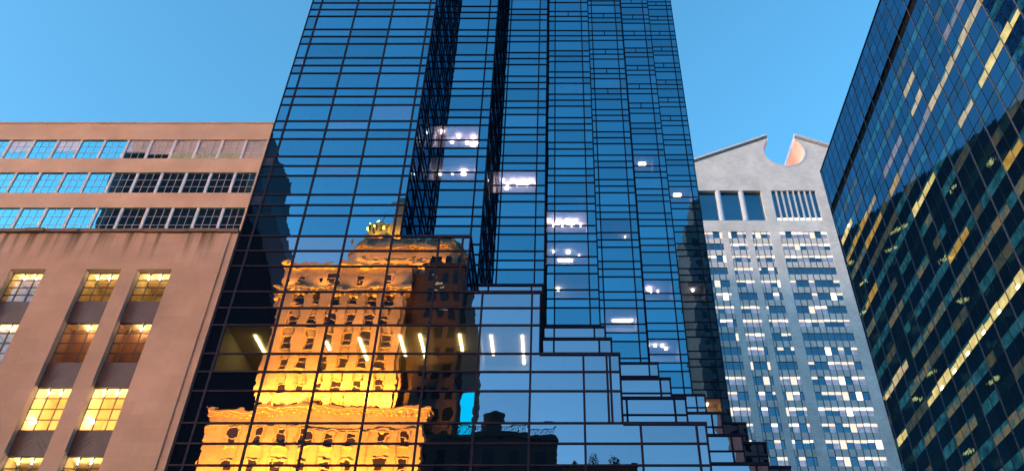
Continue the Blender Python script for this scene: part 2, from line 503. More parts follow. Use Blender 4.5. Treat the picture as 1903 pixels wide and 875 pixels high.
#ROOMS-BEGIN
def froom(k, f, x0, x1, lamps, depth=3.2, wall='room'):
    room(k, x0, x1, zf(f, -0.9), zf(f + 1, -1.8), lamps, depth, wall)
S0, S1_, S2_, S3_, S4_, S5_, S6_ = None, *[(XK[k - 1] + 0.06, XK[k - 1] + 3.71) for k in range(1, 7)]
froom(1, 4, *S1_, [(-9.3, 0.5, 'pink'), (-8.6, 1.6, 'pink'), (-8.0, 1.0, 'pink'), (-7.4, 1.7, 'pink'), (-6.8, 1.1, 'pink'), (-6.5, 1.8, 'pink'), (-6.9, 1.9, 'pink', 0.2)])
froom(1, 3, *S1_, [(-7.4, 1.6, 'pink', 0.22), (-9.3, 1.7, 'dot'), (-8.3, 1.7, 'dot', 0.07), (-6.4, 1.5, 'dot', 0.06)])
froom(2, 4, *S2_, [(-4.7 + 0.42 * i, 1.0 + 0.5 * (i % 2), 'pink', 0.11) for i in range(8)] + [(-2.8, 1.3, 'pink', 0.24), (-3.3, 1.3, 'pink', 0.2), (-4.4, 1.9, 'pink', 0.17)])
froom(3, 4, *S3_, [(-0.75 + 0.42 * i, 1.1 + 0.6 * (i % 2), 'pink', 0.11) for i in range(8)] + [(1.1, 1.4, 'pink', 0.24), (1.4, 1.5, 'pink', 0.2), (0.0, 1.5, 'pink', 0.19)])
froom(3, 3, *S3_, [(-0.3, 1.2, 'dot', 0.1), (1.0, 1.3, 'dot', 0.17), (0.75, 2.5, 'bar', 1.25), (2.0, 1.8, 'dot', 0.05)])
froom(3, 2, XK[2] + 0.77, XK[2] + 3.71, [(0.1, 2.1, 'dot', 0.13)], 3.2, 'room_dim')
froom(4, 5, XK[3] + 0.77, XK[3] + 3.71, [(6.9, 2.6, 'dot', 0.05)], 3.4, 'room_dim')
froom(4, 2, XK[3] + 0.77, XK[3] + 3.71, [(6.0, 1.8, 'bar', 1.7), (6.95, 1.7, 'dot', 0.06)])
froom(5, 9, XK[4] + 0.06, XK[4] + 3.0, [(8.3, 1.0, 'panel', 0.35), (9.9, 1.0, 'panel', 0.8)])
froom(5, 4, *S5_, [(9.45, 1.4, 'pink', 0.2), (10.4, 1.8, 'dot', 0.08), (8.9, 1.9, 'dot', 0.06), (9.7, 1.9, 'dot', 0.06)])
froom(5, 2, XK[4] + 0.1, XK[4] + 3.71, [(8.8, 0.9, 'dot', 0.14), (9.5, 0.9, 'dot', 0.14), (10.2, 0.9, 'dot', 0.14), (10.6, 1.5, 'dot', 0.14)])
froom(6, 9, *S6_, [(13.0, 1.1, 'panel', 0.45), (14.6, 1.1, 'panel', 0.9)])
froom(6, 5, *S6_, [(15.0, 1.3, 'dot', 0.14)], 3.2)
froom(6, 1, XK[5] + 2.2, XK[5] + 3.71, [(14.9, 0.9, 'panel', 0.3)], 2.0, 'warmroom')
room(0, -19.25, -7.42, 23.70, 26.75, [(-17.85, 0.9, 'strip', 2.2), (-13.8, 1.6, 'strip', 1.0), (-11.75, 1.2, 'strip', 2.6), (-9.3, 0.9, 'strip', 2.4), (-8.1, 0.8, 'strip', 3.2)], 6.0, 'room_dim')
room(0, -7.38, -4.5, 23.70, 26.75, [(-5.75, 0.8, 'strip', 1.9)], 6.0, 'room_dim')
room(0, -4.44, -1.5, 23.70, 26.75, [(-3.9, 0.9, 'strip', 2.3), (-2.05, 0.9, 'strip', 3.4)], 4.6, 'room')
#ROOMS-END

def rooms_on(k):
    return [(r[1] - 0.05, r[2] + 0.05, r[3] - 0.05, r[4] + 0.05) for r in ROOMS if r[0] == k]

GRID = [-19.3 + 2.97 * n for n in range(14)]
for k in range(7):
    y = YK[k]
    yn = YK[k + 1] if k < 6 else YB
    # upper shaft of this step
    x0 = XL if k == 0 else XK[k - 1]
    x1 = XK[k]
    xs = [g_ for g_ in GRID if g_ < x1 - 0.3] if k == 0 else [x0 + 0.77, x0 + 3.71]
    lv = [TOP] + LV[:4] + [0.0]
    for j in range(0, 6 - 0):
        if j == 5:
            break
        jj = j if j < 5 else 4
        i1 = k + j
        if i1 > 6:
            # cut off by the tower's right-hand wall
            break
        z1 = TOP if j == 0 else LV[j - 1]
        z0 = LV[j] if j < 4 else 0.0
        if k == 0:
            xa, xb = XL, XK[j]
            xs = [g_ for g_ in GRID if g_ < xb - 0.3]
            if not any(abs(g_ - (xb - 0.73)) < 0.4 for g_ in xs):
                xs.append(xb - 0.73)
            if j == 1:
                xs.append(-5.93); xs = [q for q in xs if abs(q + 6.18) > 0.1]
            if j == 3:
                xs.append(2.98)
        else:
            xa, xb = XK[i1 - 1], XK[i1]
            xs = [xa + 0.77, xa + 3.71]
        xs = sorted(xs)
        lab = 'lower glass wall that mirrors the golden tower' if (k == 0 and j == 2) else None
        curtain(xa, xb, y, z0, z1, xs, rooms_on(k), label=lab, posts={3: 76.0, 4: 71.0, 5: 73.0, 6: 75.5}.get(k) if j == 0 else None)
        # the wall that returns to the next step
        side_wall(xb, y, yn, z0, z1)
        # parapet and terrace on top of the step
        if j > 0:
            mb = MB()
            xp = XK[i1 - 1]
            mb.box(xp - 0.4 if k > 0 else xp - 4.0 * 0 - 0.4, xb, y + 0.1, yn, z1 - 0.3, z1 - 0.02, M['roof'])
            mb.box(xp, xb + 0.03, y - 0.075, y + 0.2, z1 - 0.12, z1 + 0.06, M['mullion'])
            mb.box(xb - 0.2, xb + 0.065, y - 0.07, yn, z1 - 0.12, z1 + 0.055, M['mullion'])
            mb.build('terrace', tower)
    # where the right-hand end of a band is cut by the tower wall, fill the lower band
    jend = min(4, 6 - k)
    if 6 - k < 4:
        pass
side_wall(XL, YK[0], YB, 0, TOP, sgn=-1, step=4.0)
mb = MB()
mb.face([(XL, YB, 0), (XK[6], YB, 0), (XK[6], YB, TOP), (XL, YB, TOP)][::-1], M['tower_glass'])
mb.build('rear_wall', tower)
mb = MB()
mb.vprism([(XL, YB), (XL, YK[0])] + [p for k in range(7) for p in ((XK[k], YK[k]), (XK[k], YK[k + 1] if k < 6 else YB))], TOP - 0.3, TOP, M['roof'])
mb.build('roof', tower)

for k, x0, x1, z0, z1, lamps, depth, wall in ROOMS:
    y = YK[k] + 0.12
    mb = MB()
    X0, X1, Z0, Z1, Y1 = x0, x1, z0 - 0.3, z1, y + depth
    mb.face([(X0, Y1, Z0), (X1, Y1, Z0), (X1, Y1, Z1), (X0, Y1, Z1)], M[wall])
    mb.face([(X0, y, Z0), (X0, Y1, Z0), (X0, Y1, Z1), (X0, y, Z1)], M[wall])
    mb.face([(X1, Y1, Z0), (X1, y, Z0), (X1, y, Z1), (X1, Y1, Z1)], M[wall])
    mb.face([(X0, y, Z1), (X0, Y1, Z1), (X1, Y1, Z1), (X1, y, Z1)], M[wall])
    mb.face([(X0, y, Z0), (X1, y, Z0), (X1, Y1, Z0), (X0, Y1, Z0)], M[wall])
    rm = mb.build('lit_room', tower)
    for (lx, dy, kind, *sz) in lamps:
        lb = MB()
        ly = y + dy
        if kind == 'strip':           # strip along the depth of the room
            L_ = sz[0] if sz else 1.8
            lb.box(lx - 0.075, lx + 0.075, ly, ly + L_, Z1 - 0.10, Z1 - 0.02, M['tube'])
        elif kind == 'bar':           # strip along the facade
            L_ = sz[0] if sz else 1.6
            lb.box(lx - L_ / 2, lx + L_ / 2, ly, ly + 0.22, Z1 - 0.12, Z1 - 0.02, M['lamp_white'])
        elif kind == 'panel':
            L_ = sz[0] if sz else 0.7
            lb.box(lx - L_ / 2, lx + L_ / 2, ly, ly + 0.55, Z1 - 0.08, Z1 - 0.02, M['lamp_warm'])
        elif kind == 'pink':
            r_ = sz[0] if sz else 0.12
            lb.cyl(lx, ly, Z1 - 0.24, Z1 - 0.03, r_, r_ * 0.8, M['lamp_pink'], 10)
        else:
            r_ = sz[0] if sz else 0.11
            lb.cyl(lx, ly, Z1 - 0.2, Z1 - 0.03, r_, r_ * 0.8, M['lamp_white'], 10)
        lb.build('ceiling_lamp', rm)

# ------------------------------------------------------------------ pink limestone store building on the left
store = thing('limestone_store', 'pinkish limestone building with three window ribbons above tall lit windows, left of the blue tower', 'building', (-45, 41, 0))
XR_, XW = -20.16, -70.0
STRIPS = [(-33.41, -31.23), (-28.78, -26.62), (-25.65, -23.52)]
WINZ = [(28.58, 30.72), (24.43, 27.08), (20.34, 22.87), (16.30, 18.88), (12.3, 14.8)]
YF, YG = 39.9, 40.36
mb = MB()
edges = [XW] + [e for s_ in STRIPS for e in s_] + [XR_]
for i in range(0, len(edges), 2):
    mb.box(edges[i], edges[i + 1], YF, 42.5, 0, 30.72, M['lime'])
mb.box(XW, XR_, YF + 0.004, 42.5, 30.72, 33.62, M['lime'], 'b')
for a, b in STRIPS:
    mb.face([(a, YF + 0.004, 30.722), (a, 42, 30.722), (b, 42, 30.722), (b, YF + 0.004, 30.722)], M['lime'])
    mb.box(a, b, YF + 0.05, 42.5, 0, 12.28, M['lime'])
# shallow flute on the broad corner pier
mb.box(-21.05, -20.62, YF - 0.06, YF - 0.003, 0, 33.5, M['lime'])
mb.build('wall', store)
mb = MB()
x = XW
random.seed(3)
while x < XR_ - 0.05:
    w = min(random.uniform(0.7, 1.5), XR_ - x)
    mb.box(x, x + w - 0.02, YF - random.uniform(0.10, 0.22), YF + 0.5, 33.60 + random.uniform(-0.07, 0.0), 33.82 + random.uniform(-0.05, 0.05), M['ledge'])
    x += w
mb.build('ledge', store)
def store_window(a, b, z0, z1, style):
    fr = MB()
    t = 0.038
    nx, nz = 3, 4
    for i in range(nx + 1):
        xx = a + (b - a) * i / nx
        fr.box(max(a, xx - t / 2), min(b, xx + t / 2), YG - 0.05, YG + 0.03, z0, z1, M['muntin_dark'])
    for i in range(nz + 1):
        zz = z0 + (z1 - z0) * i / nz
        fr.box(a, b, YG - 0.044, YG + 0.024, max(z0, zz - t / 2), min(z1, zz + t / 2), M['muntin_dark'])
    w = fr.build('window', store)
    gl = MB()
    pane(gl, a, b, YG, z0, z1, M['store_clear'], 0.001)
    gl.build('pane', w)
    rm = MB()
    wallm = M['browncurtain'] if style == 'curtain' else (M['warmroom'] if style == 'bright' else M['drape'])
    y1 = YG + (0.7 if style == 'curtain' else 2.0)
    z1r = z1 - 0.02
    a0_, b0_, z00_ = a, b, z0
    a, b, z0 = a + 0.015, b - 0.015, z0 + 0.015
    rm.face([(a, y1, z0), (b, y1, z0), (b, y1, z1r), (a, y1, z1r)], wallm)
    rm.face([(a, YG + 0.05, z0), (a, y1, z0), (a, y1, z1r), (a, YG + 0.05, z1r)], wallm)
    rm.face([(b, y1, z0), (b, YG + 0.05, z0), (b, YG + 0.05, z1r), (b, y1, z1r)], wallm)
    rm.face([(a, YG + 0.05, z1r), (a, y1, z1r), (b, y1, z1r), (b, YG + 0.05, z1r)], M['warmroom'])
    rm.face([(a, YG + 0.05, z0), (b, YG + 0.05, z0), (b, y1, z0), (a, y1, z0)], M['warmroom'])
    rm.build('interior', w)
    a, b, z0 = a0_, b0_, z00_
    n = 3
    if style in ('lamps', 'bright', 'curtain'):
        for i in range(n):
            if style == 'curtain' and i == 0:
                continue
            lb = MB()
            lx = a + (b - a) * (i + 0.6) / n
            lb.cyl(lx, YG + 0.38, z1 - 0.24, z1 - 0.08, 0.055, 0.05, M['lamp_store'], 12)
            lb.build('spotlight', w)
    if style == 'bright':
        for i in range(2):
            lb = MB()
            lx = a + (b - a) * (0.12 + 0.72 * i)
            lb.cyl(lx, YG + 0.5, z0 + 0.72, z0 + 0.88, 0.09, 0.09, M['lamp_store'], 12)
            lb.build('spotlight', w)
    return w
M['lamp_store'] = emit('shop spotlight', (1.0, 0.70, 0.34), 130)
STY = [['lamps', 'lamps', 'bright', 'lamps', 'lamps'], ['lamps', 'curtain', 'bright', 'lamps', 'lamps'], ['lamps', 'curtain', 'bright', 'lamps', 'lamps']]
for si, (a, b) in enumerate(STRIPS):
    for wi, (z0, z1) in enumerate(WINZ):
        store_window(a, b, z0, z1, STY[si][wi])
        if wi + 1 < len(WINZ):
            sp = MB()
            zt, zb = z0, WINZ[wi + 1][1]
            sp.box(a + 0.003, b - 0.003, YF + 0.34, 42.4, zb, zt, M['spandrel'])
            # raised chevron carving
            xm, zc = (a + b) / 2, (zt + zb) / 2
            for q in (-1, 1):
                for h_ in (0.0, 0.35):
                    sp.prism([(xm + q * 0.1, zc + 0.45 - h_), (xm + q * 0.14, zc + 0.5 - h_), (xm + q * 0.85, zc - 0.35 - h_), (xm + q * 0.81, zc - 0.4 - h_)][::q], YF + 0.325, YF + 0.35, M['spandrel'])
            sp.build('spandrel', store)
# upper storeys
YU = 40.3
RIB = [(40.45, 42.26), (37.29, 39.13), (33.9, 35.99)]
XE = -20.27
mb = MB()
top = 43.88
bands = [(top, RIB[0][1]), (RIB[0][0], RIB[1][1]), (RIB[1][0], RIB[2][1])]
for zt, zb in bands:
    mb.box(XW, XE, YU, YU + 1.2, zb, zt, M['lime_up'])
mb.box(XW, XE, YU + 0.004, YU + 1.2, 33.63, RIB[2][0], M['lime_up'])
for z0, z1 in RIB:
    mb.box(XE - 0.14, XE, YU + 0.003, YU + 1.2, z0, z1, M['lime_up'])
mb.box(XW, XE, YU + 1.2, 70, 33.63, top - 0.35, M['lime_up'], '')
mb.build('upper_wall', store)
mb = MB()
x = XE
while x > XW:
    mb.box(max(XW, x - 1.62), x - 0.02, YU - 0.05, YU + 0.5, top, top + 0.13, M['lime_up'])
    x -= 1.66
mb.build('coping', store)
PIL0 = -21.86
random.seed(11)
for ri, (z0, z1) in enumerate(RIB):
    xs = [PIL0 - 1.656 * i for i in range(0, 28)]
    rights = [XE - 0.14] + [x - 0.09 for x in xs]
    for i in range(27):
        b = rights[i]; a = xs[i] + 0.09
        fr = MB()
        yg = YU + 0.10
        blind = (ri == 0 and i in (0, 1, 2, 3, 4, 5, 8, 10))
        gm = M['blind'] if blind else M['store_glass']
        half = random.random()
        t = 0.02
        for q in (1, 2):
            xx = a + (b - a) * q / 3
            fr.box(max(a, xx - t / 2), min(b, xx + t / 2), yg - 0.022, yg + 0.02, z0, z1, M['muntin'])
        for q in (1, 2):
            zz = z0 + (z1 - z0) * q / 3
            fr.box(a, b, yg - 0.018, yg + 0.014, max(z0, zz - t / 2), min(z1, zz + t / 2), M['muntin'])
        w = fr.build('window', store)
        gl = MB()
        if blind and i not in (0,):
            zs = z0 + (z1 - z0) * (0.25 + 0.2 * half)
            pane(gl, a, b, yg, zs, z1, gm)
            pane(gl, a, b, yg, z0, zs, M['blind_lit'] if i in (1, 2, 3) else M['store_glass'])
        else:
            pane(gl, a, b, yg, z0, z1, gm)
        gl.build('pane', w)
    for i in range(27):
        p = MB()
        p.box(xs[i] - 0.09, xs[i] + 0.09, YU + 0.03, YU + 0.4, z0, z1, M['pilaster'])
        p.build('pilaster', store)

# ------------------------------------------------------------------ granite tower with the broken pediment
gran = thing('granite_tower', 'pale grey granite tower topped by a pediment with a round notch', 'building', (78.4, 213, 0))
YA = 200.0
GC, GH = 78.4, 35.3
GROUPS = [(46.75, 52.4, 4), (54.4, 60.0, 4), (61.9, 67.6, 4), (70.7, 85.65, 8), (88.9, 94.6, 4), (96.5, 102.1, 4), (104.1, 109.75, 4)]
ROWT = [162.33 - 4.683 * i for i in range(0, 34)]
DEP = 26.0
# body behind the skin
mb = MB()
mb.box(GC - GH + 0.3, GC + GH - 0.3, YA + 1.4, YA + DEP, 0, 181.0, M['granite'])
xs = [GC - GH] + [e for g_ in GROUPS for e in (g_[0], g_[1])] + [GC + GH]
for i in range(0, len(xs), 2):
    mb.box(xs[i], xs[i + 1], YA, YA + 1.5, 0, 162.4, M['granite'])
# belt between rows and loggia, loggia piers, frieze
LZ0, LZ1 = 166.85, 179.7
mb.box(GC - GH, GC + GH, YA + 0.004, YA + 1.5, 162.36, LZ0, M['granite'])
for a, b in ((GC - GH, 46.8), (67.5, 70.75), (85.7, 89.3), (110.0, GC + GH)):
    mb.box(a, b, YA + 0.004, YA + 1.5, LZ0, LZ1, M['granite'])
mb.box(GC - GH, GC + GH, YA + 0.004, YA + 1.5, LZ1, 184.0, M['granite'])
mb.build('wall', gran)
# pediment with the round notch
r_n, zc = 7.0, 198.0
hw = 4.8
th0 = math.asin(hw / r_n)
n = 40
arc = []
for i in range(n + 1):
    th = math.pi / 2 + th0 + (2 * math.pi - 2 * th0) * i / n
    arc.append((GC + r_n * math.cos(th), zc + r_n * math.sin(th)))
SL = 0.44
zl = 205.0
ze = zl - SL * (GH - hw)
# left half + right half split at the notch bottom so that each face stays simple
half = len(arc) // 2
left = [(GC - GH, 184.0), (GC, 184.0), arc[half]] + arc[:half][::-1] + [(GC - hw, zl), (GC - GH, ze)]
mb = MB()
mb.prism(left, YA + 0.002, YA + DEP, M['granite'])
right = [(GC, 184.0), (GC + GH, 184.0), (GC + GH, ze), (GC + hw, zl)] + arc[half:][::-1][0:]
mb.prism(right, YA + 0.002, YA + DEP, M['granite'])
mb.build('pediment', gran)
mb = MB()
for q in (-1, 1):
    p = [(GC + q * hw, zl - 0.05), (GC + q * hw, zl + 0.75), (GC + q * (GH + 0.7), ze + 0.75 - SL * 0.7), (GC + q * (GH + 0.7), ze - 0.05 - SL * 0.7)]
    mb.prism(p if q < 0 else p[::-1], YA - 0.7, YA + DEP + 0.5, M['granite_trim'])
    p = [(GC + q * hw, zl - 0.75), (GC + q * hw, zl - 0.45), (GC + q * (GH + 0.2), ze - 0.45 - SL * 0.2), (GC + q * (GH + 0.2), ze - 0.75 - SL * 0.2)]
    mb.prism(p if q < 0 else p[::-1], YA - 0.12, YA + 0.3, M['granite_line'])  # thin dark strip just below the raking cornice
mb.build('raking_cornice', gran)
mb = MB()
ring = []
n2 = 48
for i in range(n2 + 1):
    th = math.pi / 2 + th0 + (2 * math.pi - 2 * th0) * i / n2
    ring.append(th)
for i in range(n2):
    a0, a1 = ring[i], ring[i + 1]
    q = [(GC + r * math.cos(a), zc + r * math.sin(a)) for r, a in ((r_n + 0.02, a0), (r_n + 0.02, a1), (r_n + 0.55, a1), (r_n + 0.55, a0))]
    mb.prism(q[::-1], YA - 0.1, YA + 0.1, M['granite_trim'])
mb.build('notch_moulding', gran)
for lx, lz, ly in ((GC + 2.5, 191.9, YA + 7), (GC + 2.5, 191.9, YA + 18), (GC - 2.5, 191.9, YA + 18)):
    fx = MB(); fx.cyl(lx, ly, lz - 0.4, lz, 0.3, 0.4, M['mullion'], 12); fx.build('floodlight', gran)
    L_ = bpy.data.lights.new('notch flood', 'SPOT'); L_.energy = 4500 * EV; L_.color = (1.0, 0.25, 0.02); L_.spot_size = R(150); L_.shadow_soft_size = 0.3
    lo = bpy.data.objects.new('notch_flood', L_); col.objects.link(lo); lo.parent = gran
    lo.location = Vector((lx, ly, lz + 0.15)) - gran.location
    sx = 1 if lx > GC else -1
    lo.rotation_euler = Vector((-sx * 0.9, 0, -0.7)).to_track_quat('Z', 'Y').to_euler()
# loggia: round columns, set-back glass, fin screen in the middle
for a, b in ((46.8, 67.5), (89.3, 110.0)):
    w = MB()
    cols_ = [a + (b - a) * i / 3 for i in range(4)]
    for i in range(3):
        for zz0, zz1 in ((LZ0, 171.0), (171.0, 175.4), (175.4, LZ1)):
            pane(w, cols_[i], cols_[i + 1], YA + 1.25, zz0, zz1, M['att_glass'], 0.0008)
    w.build('loggia_window', gran)
    for i in (1, 2):
        cx = cols_[i] - 0.55 if i == 1 else cols_[i] - 2.2 * 0 - 0.0
        cb = MB(); cb.cyl(a + (6.5 if i == 1 else 14.2), YA + 0.75, LZ0, LZ1, 0.9, 0.9, M['granite_trim'], 24); cb.build('column', gran)
w = MB()
for i in range(8):
    a = 70.75 + 14.95 * i / 8; b = 70.75 + 14.95 * (i + 1) / 8
    pane(w, a, b, YA + 0.8, LZ0 + 1.7, LZ1, M['att_glass'], 0.0008)
    pane(w, a, b, YA + 0.8, LZ0, LZ0 + 1.7, M['att_lit2'], 0)
w.build('screen_window', gran)
w = MB()
for i in range(9):
    xx = 70.75 + 14.95 * i / 8
    w.box(max(70.75, xx - 0.2), min(85.7, xx + 0.2), YA + 0.15, YA + 0.8, LZ0, LZ1, M['granite_trim'])
w.build('screen_fin', gran)
# office windows: one ribbon per group and row
random.seed(21)
lit_rows = {0: 'dLLDDdDd', }
for ri, zt in enumerate(ROWT[:22]):
    rowp = random.choice([0.45, 0.8, 0.9, 0.75, 0.95])
    for gi, (a, b, n) in enumerate(GROUPS[:4]):
        w = MB()
        zb = zt - 2.62
        if n == 4:
            ws = [0.0, 0.19, 0.5, 0.81, 1.0]
            ws = [0.0, 0.16, 0.5, 0.84, 1.0]
        else:
            ws = [i / 8 for i in range(9)]
        p = min(0.95, max(0.05, rowp + random.uniform(-0.5, 0.35)))
        for i in range(n):
            xa, xb = a + (b - a) * ws[i], a + (b - a) * ws[i + 1]
            yg = YA + 0.42
            if random.random() < p:
                zl_ = zt - random.choice([0.7, 0.8, 0.9, 0.9])
                if random.random() < 0.1:
                    zl_ = zb
                w.face([(xa, yg, zl_), (xb, yg, zl_), (xb, yg, zt), (xa, yg, zt)], random.choice([M['att_lit'], M['att_lit'], M['att_lit2']]))
                if zl_ > zb:
                    pane(w, xa, xb, yg, zb, zl_, random.choice([M['att_half'], M['att_half'], M['att_glass']]), 0.0008)
            else:
                pane(w, xa, xb, yg, zb, zt, M['att_glass'], 0.0008)
        for q in ws[1:-1]:
            xx = a + (b - a) * q
            w.box(xx - 0.09, xx + 0.09, YA + 0.30, YA + 0.46, zb, zt, M['fin'])
        w.build('window', gran)
for gi, (a, b, n) in enumerate(GROUPS):
    sp = MB()
    ws = [0.0, 0.16, 0.5, 0.84, 1.0] if n == 4 else [i / 8 for i in range(9)]
    for ri, zt in enumerate(ROWT):
        zb = zt - 2.62
        zn = ROWT[ri + 1] if ri + 1 < len(ROWT) else 0.0
        sp.box(a + 0.002, b - 0.002, YA + 0.18, YA + 1.45, zn, zb, M['granite'])
        for q in ws[1:-1]:
            xx = a + (b - a) * q
            sp.box(xx - 0.13, xx + 0.13, YA + 0.16, YA + 0.2, zn + 0.01, zb - 0.01, M['granite_line'])
        sp.box(a + 0.002, a + 0.2, YA + 0.165, YA + 0.2, zn + 0.01, zb - 0.01, M['granite_line'])
    sp.build('spandrel', gran)

# ------------------------------------------------------------------ dark glass office block on the right
RZ = math.atan(-0.016)
off = thing('office_block', 'dark glass office block with rows of yellow lit windows at the right edge', 'building', (50.75, 54, 0), RZ)
Y0, Y1 = -14.0, 62.4
RT = 110.0
BAY = 4.4
def rel(Yw):
    return Yw - 54
mids = [95.6 - 3.845 * k for k in range(0, 25)]
RH = 0.76
ys_thick = []
yy = 67.1 - 54
while yy > Y0: yy -= BAY
yy += BAY
while yy < Y1 - 0.4:
    ys_thick.append(yy); yy += BAY
ys_all = sorted(set([Y0, Y1] + ys_thick + [t + 2.2 for t in ys_thick if t + 2.2 < Y1 - 0.5]))
mb = MB()
mb.box(0.4, 32, Y0 + 0.02, Y1 - 0.02, 0, RT - 0.4, M['louver'])
mb.build('core', off, local=True)
LIT = {
 0: [(64, 98, 'r_teal', .8)],
 1: [(60, 91, 'r_teal', .8), (76.0, 81.3, 'r_cream', 1), (108, 114.5, 'r_bright', 1)],
 2: [(54, 66.5, 'r_pink', .8), (66.5, 76.5, 'r_teal', .7), (76.5, 81.2, 'r_cream', 1), (81.2, 91, 'r_pink', .85), (95.9, 104.4, 'r_gold', .9), (104.4, 115, 'r_gold', 1)],
 3: [(54, 58.5, 'r_gold', 1), (58.5, 74.4, 'r_cream', 1), (74.4, 86, 'r_pink', 1), (86, 93.7, 'r_gold', 1), (95.2, 104, 'r_gold', .8), (104, 115, 'r_tan', 1)],
 4: [(54, 90, 'r_teal', .25)],
 5: [(53.5, 57.6, 'r_bright', 1), (58.4, 65, 'r_bright', 1), (67.3, 71.9, 'r_cream', 1), (71.9, 78, 'r_teal', .8), (80.7, 90.5, 'r_bright', .9), (90.5, 106, 'r_teal', .9), (106.7, 114.2, 'r_gold', 1)],
 6: [(56, 74, 'r_teal', .6), (74, 100, 'r_tan', .3), (112, 115, 'r_tan', 1)],
 7: [(60, 112, 'r_teal', .3), (84, 104, 'r_tan', .25)],
 8: [(60.8, 66, 'r_gold', 1), (66, 77, 'r_teal', .5), (78.2, 85.7, 'r_gold', 1), (85.7, 100, 'r_teal', .6)],
 9: [(58, 86.5, 'r_tan', .95), (86.5, 104, 'r_tan', .55), (104.3, 115, 'r_cream', 1)],
 10: [(66, 100, 'r_teal', .5), (76, 112, 'r_tan', .35)],
 11: [(64, 100.6, 'r_bright', 1), (100.6, 104.6, 'r_pink', .4), (104.6, 109, 'r_teal', .6), (109.2, 115.3, 'r_bright', 1)],
 12: [(70, 115, 'r_teal', .45), (80, 105, 'r_tan', .3)],
 13: [(72, 115, 'r_teal', .3), (76, 98, 'r_tan', .35)],
 14: [(76, 104, 'r_tan', .75), (104, 115, 'r_teal', .4)],
 15: [(78, 110, 'r_tan', .5)],
}
random.seed(5)
RUN = {}
def rowmat(k, yw):
    key = (k, int(yw // 4.4))
    if key in RUN and random.random() < 0.8:
        return RUN[key]
    RUN[key] = rowmat_(k, yw)
    return RUN[key]
def rowmat_(k, yw):
    mat = 'r_vision'
    for a, b, m_, p in LIT.get(k, []):
        if a <= yw <= b and random.random() < p:
            mat = m_
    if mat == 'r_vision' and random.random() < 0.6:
        mat = random.choice(['r_teal', 'r_teal', 'r_dim', 'r_dim'])  # unlit panes get the painted mottled glow too
    return mat
zprev = 98.75
mb = MB()
for k, m_ in enumerate(mids):
    zt = zprev; zb = m_ + RH
    for i in range(len(ys_all) - 1):
        pane_x(mb, 0, ys_all[i], ys_all[i + 1], zb, zt, M['r_spandrel'], 0.0016, -1)
    zprev = m_ - RH
for i in range(len(ys_all) - 1):
    pane_x(mb, 0, ys_all[i], ys_all[i + 1], 0, zprev, M['r_spandrel'], 0.0016, -1)
mb.build('spandrel_glass', off, local=True)
for k, m_ in enumerate(mids):
    mb = MB()
    for i in range(len(ys_all) - 1):
        ya, yb = ys_all[i], ys_all[i + 1]
        mt = rowmat(k, 54 + (ya + yb) / 2)
        if mt in ('r_cream', 'r_bright', 'r_pink', 'r_gold', 'r_tan') and random.random() < 0.7:
            # partly drawn blind: the upper part of the pane stays teal
            zc_ = m_ + RH - random.choice([0.35, 0.5, 0.2, 0.6])
            pane_x(mb, 0.02, ya, yb, zc_, m_ + RH, M['r_teal'], 0.001, -1)
            pane_x(mb, 0.02, ya, yb, m_ - RH, zc_, M[mt], 0.001, -1)
        else:
            pane_x(mb, 0.02, ya, yb, m_ - RH, m_ + RH, M[mt], 0.001, -1)
    mb.build('window_band', off, local=True)
# upper glass screen, black louvre band
mb = MB()
zz = [100.75, 103.0, 105.3, 107.6, RT]
for i in range(len(ys_all) - 1):
    for j in range(4):
        pane_x(mb, 0, ys_all[i], ys_all[i + 1], zz[j], zz[j + 1], M['r_screen'], 0.001, -1)
mb.build('screen_glass', off, local=True)
mb = MB(); mb.box(0.25, 0.45, Y0, Y1, 98.75, 100.75, M['louver']); mb.build('louvre_band', off, local=True)
mb = MB()
for t in ys_thick:
    mb.box(-0.09, 0.0, t - 0.055, t + 0.055, 0, RT, M['r_line'])
for t in ys_all:
    if t not in ys_thick:
        mb.box(-0.025, 0.03, t - 0.03, t + 0.03, 0, RT, M['r_line_dark'])
for z in zz[:-1] + [98.75] + [m_ + s_ * RH for m_ in mids for s_ in (-1, 1)]:
    mb.box(-0.02, 0.03, Y0, Y1, z - 0.025, z + 0.025, M['r_line_dark'])
mb.box(-0.12, 0.6, Y0, Y1, RT - 0.02, RT + 0.12, M['r_line_dark'])
mb.build('mullion_grid', off, local=True)
mb = MB()
for j in range(30):
    pane(mb, 0.0, 0.9, Y1 + 0.0, j * RT / 30, (j + 1) * RT / 30, M['r_spandrel'])
mb.face([(0, Y1, 0), (0.0, Y1 - 0.0, RT), (0.9, Y1 + 0.9, RT), (0.9, Y1 + 0.9, 0)], M['r_spandrel'])
mb.build('corner_glass', off, local=True)
# bright lamps inside the brightest band
for yw in (73.5, 78.5, 83.0, 88.0, 92.5, 97.0):
    lb = MB(); lb.box(-0.06, 0.015, rel(yw) - 0.35, rel(yw) + 0.35, mids[11] - RH + 0.1, mids[11] - RH + 0.42, M['tube']); lb.build('ceiling_lamp', off, local=True)
lb = MB(); lb.box(-0.06, 0.015, rel(110.5), rel(111.2), mids[1] + 0.1, mids[1] + 0.35, M['tube']); lb.build('ceiling_lamp', off, local=True)

